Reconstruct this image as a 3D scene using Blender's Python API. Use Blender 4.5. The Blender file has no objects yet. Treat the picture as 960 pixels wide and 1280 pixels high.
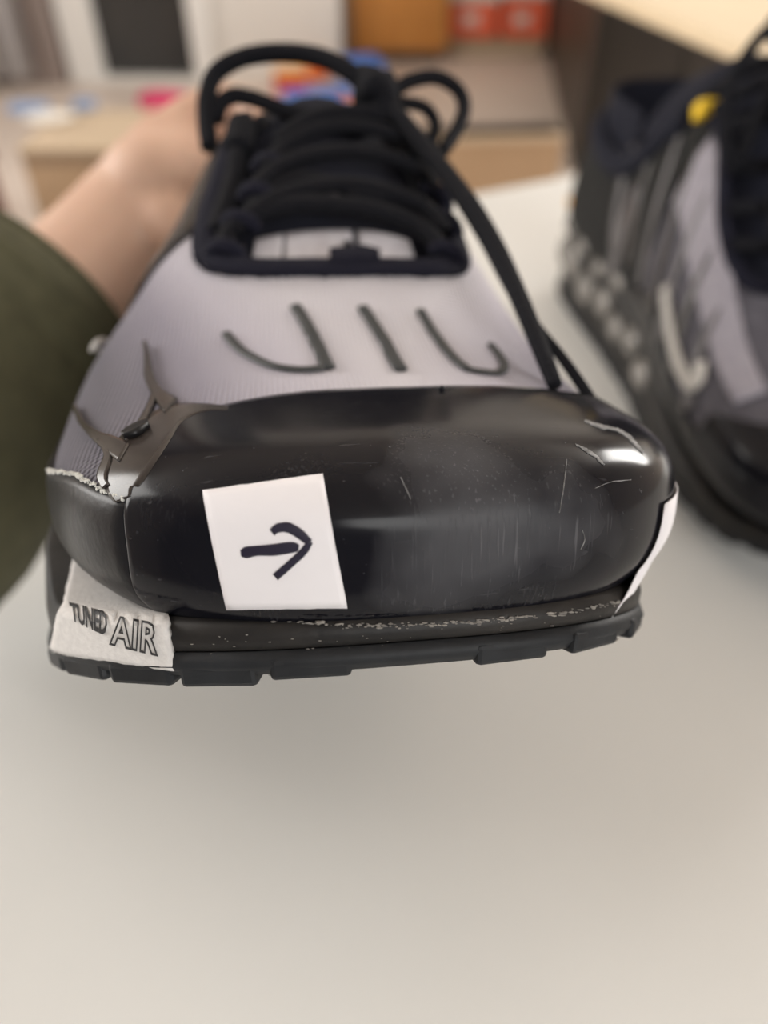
import bpy, bmesh, math, random
from mathutils import Vector, Matrix, noise
from mathutils.bvhtree import BVHTree
random.seed(7)
SC = bpy.context.scene
COL = SC.collection
R = math.radians
# ------------------------------------------------------------------ camera, world, lights
TABLE_Z = 0.75
CAM_H = 0.262
PITCH = R(43)
F = 924.0
cam_d = bpy.data.cameras.new('camera'); cam = bpy.data.objects.new('camera', cam_d); COL.objects.link(cam)
CAM = Vector((0, 0, TABLE_Z + CAM_H))
cam.location = CAM; cam.rotation_euler = (math.pi/2 - PITCH, 0, 0)
cam_d.sensor_fit = 'VERTICAL'; cam_d.sensor_height = 36.0; cam_d.sensor_width = 27.0
cam_d.lens = 36.0*F/1280.0
cam_d.clip_start = 0.01; cam_d.clip_end = 60
cam_d.dof.use_dof = True; cam_d.dof.focus_distance = 0.113; cam_d.dof.aperture_fstop = 7.5
SC.camera = cam
W = bpy.data.worlds.new('world'); SC.world = W; W.use_nodes = True
bg = W.node_tree.nodes['Background']; bg.inputs[0].default_value = (0.93, 0.95, 1.0, 1); bg.inputs[1].default_value = 0.42
SC.view_settings.view_transform = 'Standard'; SC.view_settings.look = 'None'
SC.view_settings.gamma = 1; SC.view_settings.use_curve_mapping = False
SC.view_settings.exposure = -0.06

def area(name, loc, target, sx, sy, power, color):
    d = bpy.data.lights.new(name, 'AREA'); d.shape = 'RECTANGLE'; d.size = sx; d.size_y = sy; d.energy = power; d.color = color
    o = bpy.data.objects.new(name, d); COL.objects.link(o); o.location = loc
    o.rotation_euler = (Vector(target) - Vector(loc)).to_track_quat('-Z', 'Y').to_euler(); return o
area('window_daylight', (0.95, -1.70, 1.75), (0.35, 0.3, 1.0), 1.5, 1.3, 43, (1.0, 0.99, 0.97))
area('left_fill_light', (-2.35, 1.0, 1.7), (0.0, 1.3, 0.9), 1.5, 1.4, 62, (1.0, 0.98, 0.95))  # added fill lamp on the left, not a known window
area('right_fill_light', (2.9, 2.9, 1.7), (0.0, 3.4, 0.4), 1.5, 1.4, 150, (1.0, 0.97, 0.93))  # added fill lamp that brightens the far room, not a known window

# ------------------------------------------------------------------ materials
def new_mat(name, color, rough=0.5, metal=0.0, coat=0.0, spec=0.5):
    m = bpy.data.materials.new(name); m.use_nodes = True
    b = m.node_tree.nodes['Principled BSDF']
    b.inputs['Base Color'].default_value = (*color, 1); b.inputs['Roughness'].default_value = rough
    b.inputs['Metallic'].default_value = metal; b.inputs['Coat Weight'].default_value = coat
    b.inputs['Specular IOR Level'].default_value = spec
    return m
class G:
    """small node-graph helper"""
    def __init__(s, m): s.m = m; s.t = m.node_tree; s.b = s.t.nodes['Principled BSDF']
    def n(s, typ, **kw):
        x = s.t.nodes.new(typ)
        for k, v in kw.items():
            if k in x.inputs: x.inputs[k].default_value = v
            else: setattr(x, k, v)
        return x
    def l(s, a, b): s.t.links.new(a, b)
    def coords(s, scale=(1, 1, 1), rot=(0, 0, 0)):
        tc = s.n('ShaderNodeTexCoord'); mp = s.n('ShaderNodeMapping')
        mp.inputs['Scale'].default_value = scale; mp.inputs['Rotation'].default_value = rot
        s.l(tc.outputs['Object'], mp.inputs['Vector']); return mp.outputs['Vector']
    def noise(s, vec, scale, detail=3, rough=0.5):
        x = s.n('ShaderNodeTexNoise'); x.inputs['Scale'].default_value = scale; x.inputs['Detail'].default_value = detail
        x.inputs['Roughness'].default_value = rough; s.l(vec, x.inputs['Vector']); return x.outputs['Fac']
    def ramp(s, fac, stops):
        x = s.n('ShaderNodeValToRGB'); e = x.color_ramp.elements
        while len(e) < len(stops): e.new(0.5)
        for i, (p, c) in enumerate(stops):
            e[i].position = p; e[i].color = (*c, 1) if len(c) == 3 else c
        s.l(fac, x.inputs['Fac']); return x.outputs['Color']
    def bump(s, h, strength, dist=0.001, prev=None):
        x = s.n('ShaderNodeBump'); x.inputs['Strength'].default_value = strength; x.inputs['Distance'].default_value = dist
        s.l(h, x.inputs['Height'])
        if prev is not None: s.l(prev, x.inputs['Normal'])
        s.l(x.outputs['Normal'], s.b.inputs['Normal']); return x.outputs['Normal']
    def math(s, op, a, b=None, c=None):
        x = s.n('ShaderNodeMath'); x.operation = op
        for i, v in enumerate((a, b, c)):
            if v is None: continue
            if isinstance(v, (int, float)): x.inputs[i].default_value = v
            else: s.l(v, x.inputs[i])
        return x.outputs[0]
def noisy(name, c1, c2, scale, rough=0.6, bump=0.0, bscale=None, dist=0.001, **kw):
    m = new_mat(name, c1, rough, **kw); g = G(m); v = g.coords()
    f = g.noise(v, scale, 4)
    g.l(g.ramp(f, [(0.3, c1), (0.7, c2)]), g.b.inputs['Base Color'])
    if bump: g.bump(g.noise(v, bscale or scale*3, 3), bump, dist)
    return m
M = {}
M['table'] = noisy('white_laminate', (0.725, 0.72, 0.695), (0.755, 0.75, 0.725), 6, 0.42)
# glossy scuffed toe cap
def cap_mat():
    m = new_mat('glossy_black_rubber', (0.012, 0.012, 0.014), 0.16, spec=0.20); g = G(m)
    v1 = g.coords((2200, 2200, 70), (0.0, 0.10, 0.0)); s1 = g.noise(v1, 1.0, 2)          # fine vertical scuffs
    v2 = g.coords((60, 700, 700), (0, 0.5, 0.6)); s2 = g.noise(v2, 1.0, 2)
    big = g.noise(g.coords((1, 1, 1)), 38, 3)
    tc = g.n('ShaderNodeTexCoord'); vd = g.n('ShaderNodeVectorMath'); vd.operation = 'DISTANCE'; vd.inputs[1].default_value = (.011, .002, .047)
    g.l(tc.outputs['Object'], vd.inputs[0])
    patch = g.ramp(g.math('ADD', g.math('MULTIPLY', vd.outputs['Value'], 22.0), g.math('MULTIPLY', g.math('SUBTRACT', big, 0.5), 1.2)), [(0.10, (1, 1, 1)), (0.36, (0, 0, 0))])  # scuffed grey patch; its paler base colour also stands in for a window reflection
    m1 = g.math('MULTIPLY', g.ramp(s1, [(0.55, (0, 0, 0)), (0.70, (1, 1, 1))]), g.math('MAXIMUM', g.math('MULTIPLY', g.ramp(big, [(0.50, (0, 0, 0)), (0.68, (1, 1, 1))]), 0.3), patch))
    m2 = g.ramp(s2, [(0.70, (0, 0, 0)), (0.78, (1, 1, 1))])
    scr = g.math('MAXIMUM', m1, g.math('MULTIPLY', m2, 0.35))
    g.l(g.math('MULTIPLY_ADD', patch, 0.26, g.math('MULTIPLY_ADD', scr, 0.2, g.math('MULTIPLY_ADD', big, 0.16, 0.09))), g.b.inputs['Roughness'])
    spots = g.ramp(g.noise(g.coords(), 1500, 1), [(0.76, (0, 0, 0)), (0.80, (1, 1, 1))])
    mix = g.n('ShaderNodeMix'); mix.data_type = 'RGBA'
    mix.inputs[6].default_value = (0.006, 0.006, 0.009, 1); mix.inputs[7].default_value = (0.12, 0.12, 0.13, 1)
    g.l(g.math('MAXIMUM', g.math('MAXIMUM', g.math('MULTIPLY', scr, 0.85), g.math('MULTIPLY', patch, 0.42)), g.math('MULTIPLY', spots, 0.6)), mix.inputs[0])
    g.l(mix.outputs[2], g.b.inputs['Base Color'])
    n = g.bump(scr, 0.25, 0.00008)
    g.bump(g.noise(g.coords(), 25, 2), 0.12, 0.002, n)
    return m
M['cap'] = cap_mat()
def mesh_mat():
    m = new_mat('lilac_knit_mesh', (0.7, 0.68, 0.74), 0.7); g = G(m)
    tc = g.n('ShaderNodeTexCoord'); sep = g.n('ShaderNodeSeparateXYZ'); g.l(tc.outputs['Object'], sep.inputs[0])
    x = g.math('ABSOLUTE', g.math('SUBTRACT', sep.outputs['X'], 0.004))
    # dyed fade: white over the middle of the vamp to grey violet at the flanks and low down
    low = g.math('MULTIPLY', g.math('SUBTRACT', 0.0745, sep.outputs['Z']), 0.75)
    k = g.math('ADD', g.math('MULTIPLY', x, 11.5), g.math('MULTIPLY', low, 17.0))
    c = g.ramp(k, [(0.18, (0.90, 0.86, 0.90)), (0.42, (0.72, 0.68, 0.76)), (0.62, (0.37, 0.34, 0.42)), (0.9, (0.14, 0.13, 0.17))])
    # rows of knit holes
    w1 = g.math('SINE', g.math('MULTIPLY', g.math('ADD', sep.outputs['X'], g.math('MULTIPLY', sep.outputs['Y'], 0.8)), 3000.0))
    w2 = g.math('SINE', g.math('MULTIPLY', g.math('SUBTRACT', sep.outputs['X'], g.math('MULTIPLY', sep.outputs['Y'], 0.8)), 3000.0))
    h = g.math('MULTIPLY', w1, w2)
    mm = g.n('ShaderNodeMix'); mm.data_type = 'RGBA'; mm.blend_type = 'MULTIPLY'; mm.inputs[0].default_value = 0.65
    g.l(c, mm.inputs[6]); g.l(g.ramp(h, [(0.0, (0.80, 0.78, 0.82)), (0.5, (1, 1, 1))]), mm.inputs[7])
    g.l(mm.outputs[2], g.b.inputs['Base Color']); g.bump(h, 1.0, 0.0006)
    g.b.inputs['Sheen Weight'].default_value = 0.2
    return m
M['mesh'] = mesh_mat()
def lace_mat(name, c):
    m = new_mat(name, c, 0.9, spec=0.22); g = G(m)
    v = g.coords(); x = g.n('ShaderNodeTexVoronoi'); x.inputs['Scale'].default_value = 900; g.l(v, x.inputs['Vector'])
    g.bump(x.outputs['Distance'], 0.6, 0.0005); return m
M['lace'] = lace_mat('black_braided_cord', (0.006, 0.0062, 0.009))
M['binding'] = lace_mat('navy_black_webbing', (0.009, 0.009, 0.018))
M['lining'] = lace_mat('dark_lining', (0.012, 0.013, 0.022))
M['tongue'] = noisy('pale_tongue_mesh', (0.62, 0.58, 0.62), (0.75, 0.72, 0.76), 300, 0.8, 0.4, 900)
M['midsole'] = noisy('dull_black_foam', (0.007, 0.007, 0.0075), (0.026, 0.023, 0.021), 90, 0.5, 0.25, 500, 0.0004, spec=0.3)
M['outsole'] = noisy('black_outsole_rubber', (0.009, 0.010, 0.012), (0.019, 0.021, 0.024), 120, 0.55, 0.2, 600, 0.0004, spec=0.28)
M['leather'] = noisy('black_leather', (0.010, 0.010, 0.012), (0.012, 0.012, 0.013), 150, 0.36, 0.15, 700, 0.0005, spec=0.3)
M['tpu'] = noisy('smoky_brown_tpu', (0.028, 0.022, 0.020), (0.05, 0.042, 0.038), 60, 0.22, 0.15, 60, 0.001)
M['tpu_grey'] = noisy('smoky_grey_tpu', (0.07, 0.064, 0.068), (0.11, 0.10, 0.105), 60, 0.3)
M['fray'] = noisy('pale_frayed_thread', (0.55, 0.55, 0.52), (0.7, 0.7, 0.66), 300, 0.8)
M['dust'] = noisy('dried_glue_crumbs', (0.16, 0.15, 0.14), (0.34, 0.32, 0.29), 400, 0.8)
M['label'] = noisy('woven_white_label', (0.62, 0.60, 0.585), (0.72, 0.70, 0.68), 900, 0.8, 0.5, 1800, 0.0003)
M['print'] = new_mat('black_woven_print', (0.02, 0.02, 0.022), 0.7)
M['stroke'] = noisy('raised_charcoal_print', (0.030, 0.033, 0.034), (0.04, 0.043, 0.045), 200, 0.5)
M['scuff'] = noisy('chalky_scuff', (0.06, 0.06, 0.06), (0.30, 0.30, 0.30), 700, 0.7)
M['paper'] = noisy('white_paper', (0.80, 0.775, 0.80), (0.84, 0.815, 0.835), 60, 0.6, 0.15, 250, 0.0005)
M['ink'] = new_mat('purple_black_marker_ink', (0.008, 0.005, 0.022), 0.5)
def skin_mat():
    m = noisy('skin', (0.64, 0.40, 0.29), (0.72, 0.48, 0.36), 30, 0.5, 0.1, 300, 0.0006)
    b = m.node_tree.nodes['Principled BSDF']; b.inputs['Subsurface Weight'].default_value = 0.12
    b.inputs['Subsurface Radius'].default_value = (0.01, 0.004, 0.002); b.inputs['Subsurface Scale'].default_value = 0.5
    return m
M['skin'] = skin_mat()
M['nail'] = new_mat('nail', (0.75, 0.5, 0.42), 0.25)
M['sleeve'] = noisy('olive_knit', (0.060, 0.056, 0.028), (0.082, 0.077, 0.040), 120, 0.9, 0.5, 700, 0.001)
M['bubble'] = noisy('grey_air_capsule', (0.14, 0.13, 0.12), (0.27, 0.25, 0.23), 60, 0.18)
M['silver'] = noisy('pale_silver_trim', (0.48, 0.46, 0.43), (0.55, 0.52, 0.49), 100, 0.4)
M['yellow'] = new_mat('yellow_tag', (0.85, 0.55, 0.02), 0.6)
M['redtag'] = new_mat('red_tag', (0.5, 0.06, 0.05), 0.6)
M['amber'] = new_mat('amber_tpu', (0.65, 0.33, 0.06), 0.4)
M['greymesh'] = noisy('grey_violet_mesh', (0.065, 0.06, 0.075), (0.10, 0.095, 0.115), 200, 0.75, 0.4, 900)
M['palemesh'] = noisy('pale_grey_mesh', (0.27, 0.25, 0.29), (0.33, 0.31, 0.35), 200, 0.75, 0.4, 900)
M['darkmesh'] = noisy('black_mesh', (0.012, 0.012, 0.012), (0.02, 0.02, 0.019), 200, 0.8, 0.4, 900, spec=0.2)
M['floor'] = noisy('pinkish_beige_floor', (0.66, 0.56, 0.49), (0.71, 0.61, 0.535), 1.2, 0.45)
M['wall'] = noisy('warm_white_wall', (0.66, 0.62, 0.57), (0.70, 0.66, 0.61), 1.0, 0.8)
M['taupe'] = noisy('taupe_panel', (0.24, 0.19, 0.17), (0.27, 0.215, 0.19), 1.5, 0.6)
M['grey_wall'] = noisy('cool_grey_wall', (0.20, 0.21, 0.23), (0.23, 0.24, 0.26), 1.5, 0.8)
M['white'] = noisy('white_gloss_paint', (0.72, 0.70, 0.67), (0.76, 0.74, 0.70), 2, 0.4)
M['glass_dark'] = noisy('dark_glass', (0.014, 0.015, 0.015), (0.032, 0.030, 0.028), 3, 0.25)
M['curtain'] = noisy('sheer_white_curtain', (0.50, 0.48, 0.49), (0.58, 0.56, 0.56), 3, 0.9)
def wood_mat(name, c1, c2, sc=(3, 3, 40)):
    m = new_mat(name, c1, 0.45); g = G(m); f = g.noise(g.coords(sc), 1.0, 4)
    g.l(g.ramp(f, [(0.3, c1), (0.7, c2)]), g.b.inputs['Base Color']); return m
M['orange_wood'] = wood_mat('orange_pine', (0.48, 0.19, 0.035), (0.56, 0.24, 0.05), (30, 3, 3))
M['brown_wood'] = wood_mat('brown_side', (0.30, 0.16, 0.07), (0.36, 0.19, 0.09), (3, 30, 3))
M['dark_wood'] = wood_mat('dark_brown_wood', (0.012, 0.009, 0.006), (0.018, 0.013, 0.009), (3, 3, 30))
M['cream'] = wood_mat('cream_wood', (0.74, 0.60, 0.41), (0.80, 0.66, 0.46), (3, 20, 3))
M['cardboard'] = noisy('cardboard', (0.36, 0.24, 0.14), (0.41, 0.28, 0.17), 4, 0.8)
M['cardboard_top'] = noisy('pale_cardboard', (0.50, 0.39, 0.27), (0.54, 0.42, 0.30), 4, 0.8)
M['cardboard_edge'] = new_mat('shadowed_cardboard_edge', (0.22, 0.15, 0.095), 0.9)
for k, c in dict(blue=(0.06, 0.22, 0.70), red=(0.52, 0.03, 0.04), gold=(0.80, 0.36, 0.04), orange=(0.80, 0.16, 0.03),
                 pink=(0.62, 0.04, 0.14), box_orange=(0.80, 0.14, 0.065), offwhite=(0.68, 0.64, 0.58), sky=(0.20, 0.27, 0.42), brownred=(0.10, 0.03, 0.02)).items():
    M[k] = noisy(k + '_surface', c, tuple(min(1, v*1.12) for v in c), 8, 0.5)

# ------------------------------------------------------------------ object helpers
def link(name, mesh, mat, parent=None):
    if mat is not None: mesh.materials.append(mat)
    o = bpy.data.objects.new(name, mesh); COL.objects.link(o)
    if parent is not None: o.parent = parent
    return o
def finish(name, bm, mat, parent=None, inv=None, smooth=True):
    """link a bmesh as one object; inv = world->parent matrix when the bmesh holds world coordinates"""
    if inv is not None: bm.transform(inv)
    bmesh.ops.recalc_face_normals(bm, faces=bm.faces)
    me = bpy.data.meshes.new(name); bm.to_mesh(me); bm.free()
    if smooth: me.polygons.foreach_set('use_smooth', [True]*len(me.polygons))
    return link(name, me, mat, parent)
def mod_sub(o, n=1):
    m = o.modifiers.new('s', 'SUBSURF'); m.levels = n; m.render_levels = n
def tag(o, label, cat, group=None, kind=None):
    if label: o['label'] = label
    if cat: o['category'] = cat
    if group: o['group'] = group
    if kind: o['kind'] = kind
    return o
def empty(name, mat, label, cat, group=None):
    o = bpy.data.objects.new(name, None); COL.objects.link(o); o.matrix_world = mat; o.empty_display_size = 0.03
    return tag(o, label, cat, group)
def add_box(bm, c, s, rot=None, bevel=0.0):
    r = bmesh.ops.create_cube(bm, size=1.0, matrix=Matrix.Translation(c) @ (rot.to_4x4() if rot else Matrix()) @ Matrix.Diagonal((*s, 1)))
    if bevel:
        es = list({e for v in r['verts'] for e in v.link_edges})
        bmesh.ops.bevel(bm, geom=es, offset=bevel, segments=2, affect='EDGES', profile=0.5)
def box(name, c, s, mat, parent=None, rot=None, bevel=0.0):
    bm = bmesh.new(); add_box(bm, Vector(c), s, rot, bevel); return finish(name, bm, mat, parent, smooth=False)
def catmull(pts, n):
    """smooth resample; pts = tuples of floats"""
    out = []; P = [pts[0]] + list(pts) + [pts[-1]]
    for i in range(1, len(P)-2):
        p0, p1, p2, p3 = P[i-1], P[i], P[i+1], P[i+2]
        for k in range(n):
            t = k/n
            out.append(tuple(0.5*((2*b)+(-a+c)*t+(2*a-5*b+4*c-d)*t*t+(-a+3*b-3*c+d)*t**3) for a, b, c, d in zip(p0, p1, p2, p3)))
    out.append(tuple(pts[-1])); return out
def add_tube(bm, pts, rad, seg=10, flat=1.0, ref=None):
    """pts list of Vector, rad float or list; flat = thickness ratio along the ref direction"""
    n = len(pts); rads = rad if isinstance(rad, (list, tuple)) else [rad]*n
    rings = []; up = None
    for i, p in enumerate(pts):
        t = (pts[min(i+1, n-1)] - pts[max(i-1, 0)]).normalized()
        if ref is not None: up = ref[i] if isinstance(ref, list) else ref
        elif up is None: up = Vector((0, 0, 1)) if abs(t.z) < 0.9 else Vector((1, 0, 0))
        a = (up - t*up.dot(t)).normalized(); b = t.cross(a); up = a if ref is None else up
        rings.append([bm.verts.new(p + a*rads[i]*flat*math.cos(2*math.pi*k/seg) + b*rads[i]*math.sin(2*math.pi*k/seg)) for k in range(seg)])
    for i in range(n-1):
        for k in range(seg):
            bm.faces.new((rings[i][k], rings[i][(k+1) % seg], rings[i+1][(k+1) % seg], rings[i+1][k]))
    bm.faces.new(rings[0]); bm.faces.new(list(reversed(rings[-1])))
def add_sheet(bm, grid, nor, off, thick):
    """grid[i][j] points lifted by off along nor; closed slab of given thickness"""
    ni, nj = len(grid), len(grid[0])
    T = [[bm.verts.new(grid[i][j] + nor[i][j]*off) for j in range(nj)] for i in range(ni)]
    B = [[bm.verts.new(grid[i][j] + nor[i][j]*(off-thick)) for j in range(nj)] for i in range(ni)]
    for i in range(ni-1):
        for j in range(nj-1):
            bm.faces.new((T[i][j], T[i+1][j], T[i+1][j+1], T[i][j+1])); bm.faces.new((B[i][j], B[i][j+1], B[i+1][j+1], B[i+1][j]))
    for i in range(ni-1):
        bm.faces.new((T[i][0], B[i][0], B[i+1][0], T[i+1][0])); bm.faces.new((T[i][-1], T[i+1][-1], B[i+1][-1], B[i][-1]))
    for j in range(nj-1):
        bm.faces.new((T[0][j], T[0][j+1], B[0][j+1], B[0][j])); bm.faces.new((T[-1][j], B[-1][j], B[-1][j+1], T[-1][j+1]))
# rays of the photograph turned into points of the place
RIGHT, UP, FWD = Vector((1, 0, 0)), Vector((0, math.sin(PITCH), math.cos(PITCH))), Vector((0, math.cos(PITCH), -math.sin(PITCH)))
def rayd(px, py): return RIGHT*((px-480)/F) + UP*((640-py)/F) + FWD
def PT(px, py, d): return CAM + rayd(px, py)*d
def on_z(px, py, z):
    r = rayd(px, py); return CAM + r*((z-CAM.z)/r.z)
def on_y(px, py, y):
    r = rayd(px, py); return CAM + r*((y-CAM.y)/r.y)

# ------------------------------------------------------------------ shoe shape
def table(*kv):
    xs = kv[0::2]; ys = kv[1::2]; n = len(xs)
    d = [(ys[i+1]-ys[i])/(xs[i+1]-xs[i]) for i in range(n-1)]
    mt = [d[0]] + [0 if d[i-1]*d[i] <= 0 else 2*d[i-1]*d[i]/(d[i-1]+d[i]) for i in range(1, n-1)] + [d[-1]]
    def f(x):
        if x <= xs[0]: return ys[0]
        if x >= xs[-1]: return ys[-1]
        i = 0
        while x > xs[i+1]: i += 1
        h = xs[i+1]-xs[i]; t = (x-xs[i])/h
        return (2*t**3-3*t*t+1)*ys[i] + (t**3-2*t*t+t)*h*mt[i] + (-2*t**3+3*t*t)*ys[i+1] + (t**3-t*t)*h*mt[i+1]
    return f
L = 0.305
NOSE = 0.046; TAIL = 0.04
Wl = table(0, .052, .03, .0585, .06, .0665, .09, .0695, .12, .063, .16, .050, .2, .043, .25, .041, .305, .040)     # lateral half width (image left)
Wm = table(0, .0505, .03, .0545, .06, .0550, .09, .053, .12, .050, .16, .043, .2, .041, .25, .044, .305, .044)      # medial half width
ZC = table(0, .0435, .03, .041, .06, .039, .1, .041, .2, .046, .305, .052)
ZT = table(0, .0545, .03, .0590, .05, .0620, .08, .072, .1, .086, .13, .112, .16, .138, .19, .142, .23, .116, .27, .110, .305, .114)
HD = table(0, .0175, .04, .0175, .1, .018, .305, .02)
NX = table(0, 3.0, .04, 2.8, .09, 2.5, .13, 2.3, .2, 2.1, .305, 2.3)
def g_nose(y, p=2.6, a=NOSE):
    g = 1.0
    if y < a: g = max(0.0, 1-(1-y/a)**p)**(1/p)
    if y > L-TAIL: g *= max(0.0, 1-((y-(L-TAIL))/TAIL)**2.3)**(1/2.3)
    return g
def upper_pt(y, th):
    """th in degrees: 180 lateral base, 90 top, 0 medial base; beyond that the tuck under"""
    g = g_nose(y); gz = g_nose(y, 3.1, .020); a = R(th); c, s = math.cos(a), math.sin(a); n = NX(y)
    ex = 2/n
    w = (Wl(y) if c < 0 else Wm(y))*g
    hgt = (ZT(y)-ZC(y))*gz if s > 0 else HD(y)*gz
    x = math.copysign(abs(c)**ex, c)*w; z = ZC(y) + math.copysign(abs(s)**ex, s)*hgt
    return Vector((x, y, z))
def upper_nor(y, th):
    e = 5e-4; y = max(y, 1e-4)
    a = upper_pt(y+e, th)-upper_pt(max(y-e, 0), th); b = upper_pt(y, th+.6)-upper_pt(y, th-.6)
    n = b.cross(a)
    if n.length < 1e-12: return Vector((0, -1, 0))
    n.normalize(); c = upper_pt(y, th) - Vector((0, y+0.03 if y < .05 else y, ZC(y)))
    return n if n.dot(c) > 0 else -n
# sole outline
Sl = table(0, .052, .03, .062, .06, .0700, .09, .0735, .12, .066, .16, .056, .2, .049, .25, .046, .305, .045)
Sm = table(0, .0460, .03, .0490, .06, .0495, .09, .049, .12, .045, .16, .040, .2, .040, .25, .042, .305, .042)
SB = table(0, .024, .02, .0175, .04, .0105, .07, .004, .1, .0, .27, .0, .305, .007)
SHARP = 2.7
def ysamples(n=46, a=0.0, b=L):
    out = []
    for i in range(n+1):
        t = i/n; out.append(a + (b-a)*(0.5-0.5*math.cos(math.pi*t))**1.15 if b-a > .2 else a+(b-a)*t)
    return out
def sole_loop(off=0.0):
    ys = [L*(0.5-0.5*math.cos(math.pi*t/60))**1.2 for t in range(61)]
    lat = []; med = []
    for y in ys:
        g = g_nose(y, SHARP, .042)
        yy = y - off*(1-min(1, y/.03))*0.9 + off*max(0, (y-(L-.03))/.03)
        lat.append((-(Sl(y)*g + off*g), yy, y)); med.append(((Sm(y)+off)*g, yy, y))
    return lat + list(reversed(med[1:-1]))
def sole_band(bm, levels, close=True):
    """levels: list of (offset, zfunc(y, side))"""
    rings = []
    for off, zf in levels:
        rings.append([bm.verts.new((x, yy, zf(y, -1 if i <= 60 else 1))) for i, (x, yy, y) in enumerate(sole_loop(off))])
    n = len(rings[0])
    for a, b in zip(rings, rings[1:]):
        for k in range(n): bm.faces.new((a[k], a[(k+1) % n], b[(k+1) % n], b[k]))
    if close:
        for r, rev in ((rings[0], True), (rings[-1], False)):
            # cap by strips between lateral and medial samples
            lat = r[:61]; med = [r[0]] + list(reversed(r[61:])) + [r[60]]
            for k in range(60):
                vs = [lat[k], lat[k+1], med[k+1], med[k]]; vs = [v for i, v in enumerate(vs) if v not in vs[:i]]
                if len(vs) > 2:
                    try: bm.faces.new(vs if not rev else list(reversed(vs)))
                    except ValueError: pass
MIDT_L = table(0, .0088, .03, .012, .055, .022, .075, .026, .09, .032, .14, .042, .305, .052)
MIDT_M = table(0, .0088, .05, .0125, .1, .024, .14, .034, .2, .045, .305, .052)
def mid_top(y, s):
    return SB(y) + 0.5*((MIDT_L(y) if s < 0 else MIDT_M(y)) + (MIDT_L(y) if s < 0 else MIDT_M(y)))
OUT_T = .0045

def build_sneaker(root, mx, S, detail):
    """root: Empty; mx: Matrix taking shoe coordinates to root space; detail 'toe' or 'side'; returns dict"""
    def fin(name, bm, mat, parent=root, smooth=True):
        bm.transform(mx); bmesh.ops.recalc_face_normals(bm, faces=bm.faces)
        me = bpy.data.meshes.new(name); bm.to_mesh(me); bm.free()
        if smooth: me.polygons.foreach_set('use_smooth', [True]*len(me.polygons))
        return link(name, me, mat, parent)
    # outsole, midsole
    bm = bmesh.new()
    sole_band(bm, [(-.004, lambda y, s: SB(y)+.0002), (.0006, lambda y, s: SB(y)+.0008), (.0013, lambda y, s: SB(y)+.0024), (.0004, lambda y, s: SB(y)+OUT_T)])
    outsole = fin('outsole', bm, M['outsole'])
    bm = bmesh.new()
    sole_band(bm, [(-.0010, lambda y, s: SB(y)+OUT_T-.0004), (.0002, lambda y, s: SB(y)+OUT_T+.0002), (.0004, lambda y, s: SB(y)+OUT_T+(mid_top(y, s)-SB(y)-OUT_T)*.5),
                   (-.0004, lambda y, s: mid_top(y, s)-.0006), (-.0016, lambda y, s: mid_top(y, s))])
    fin('midsole', bm, M['midsole'])
    # tread lugs under the outsole edge
    loop = sole_loop(0.0005); acc = 0; last = None; k = 0
    for i in range(1, len(loop)):
        a = Vector((loop[i-1][0], loop[i-1][1], 0)); b = Vector((loop[i][0], loop[i][1], 0)); acc += (b-a).length
        if acc > 0.0135:
            za = SB(loop[i-1][2]); zb = SB(loop[i][2])
            acc = 0; t = (b-a).normalized(); inn = Vector((-t.y, t.x, 0)); t3 = Vector((b.x-a.x, b.y-a.y, zb-za)).normalized()
            c = b; cen = Vector((0, loop[i][2]*.9+.02, 0))
            if (cen-c).dot(inn) < 0: inn = -inn
            c = b + inn*.0058
            bm = bmesh.new(); rot = Matrix((t3, inn, t3.cross(inn)*(1 if t3.cross(inn).z > 0 else -1))).transposed()
            if rot.determinant() < 0: rot = Matrix((-t3, inn, t3.cross(inn)*(1 if t3.cross(inn).z > 0 else -1))).transposed()
            add_box(bm, Vector((c.x, c.y, SB(loop[i][2])+(.0006 if b.x < -.02 else .0015))), (.0122, .0125, .0036), rot, .0008)
            fin('tread_lug', bm, M['outsole'], outsole, False); k += 1
    return fin

def upper_shell(bm, y0, y1, off, edge, base_l=232, base_r=-52, ny=70, nth=34, lo=None):
    """half shells left and right, joined along the top where edge(y) == 0"""
    ys = [y0 + (y1-y0)*(i/ny)**1.0 for i in range(ny+1)]
    for side in (1, -1):
        rows = []
        for y in ys:
            e = edge(y); b = base_l if side > 0 else base_r; row = []
            for j in range(nth+1):
                th = (b) + ((90 + (e*LF if side > 0 else -e)) - b)*j/nth
                row.append(bm.verts.new(upper_pt(y, th) + upper_nor(y, th)*off))
            rows.append(row)
        for i in range(ny):
            for j in range(nth): bm.faces.new((rows[i][j], rows[i+1][j], rows[i+1][j+1], rows[i][j+1]))
    bmesh.ops.remove_doubles(bm, verts=bm.verts, dist=1e-6)
def param_patch(bm, y0, y1, ta, tb, off, thick, ny=30, nt=10, jag=0.0):
    """slab between angles ta(y) and tb(y)"""
    P = []; N = []
    for i in range(ny+1):
        y = y0+(y1-y0)*i/ny; a, b = ta(y), tb(y); rp = []; rn = []
        for j in range(nt+1):
            th = a+(b-a)*j/nt + (random.uniform(-jag, jag) if j in (0, nt) else 0)
            rp.append(upper_pt(y, th)); rn.append(upper_nor(y, th))
        P.append(rp); N.append(rn)
    add_sheet(bm, P, N, off, thick)
LF = 0.84
THROAT = 0.0968
OPEN = table(THROAT, 0, THROAT+.0008, 11, THROAT+.003, 20, THROAT+.008, 29, THROAT+.018, 35, .13, 37, .17, 34, .19, 44, .21, 54, .24, 56, .275, 48, .29, 32, .305, 10)
def open_edge(y): return 0.0 if y < THROAT else OPEN(y)

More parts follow.
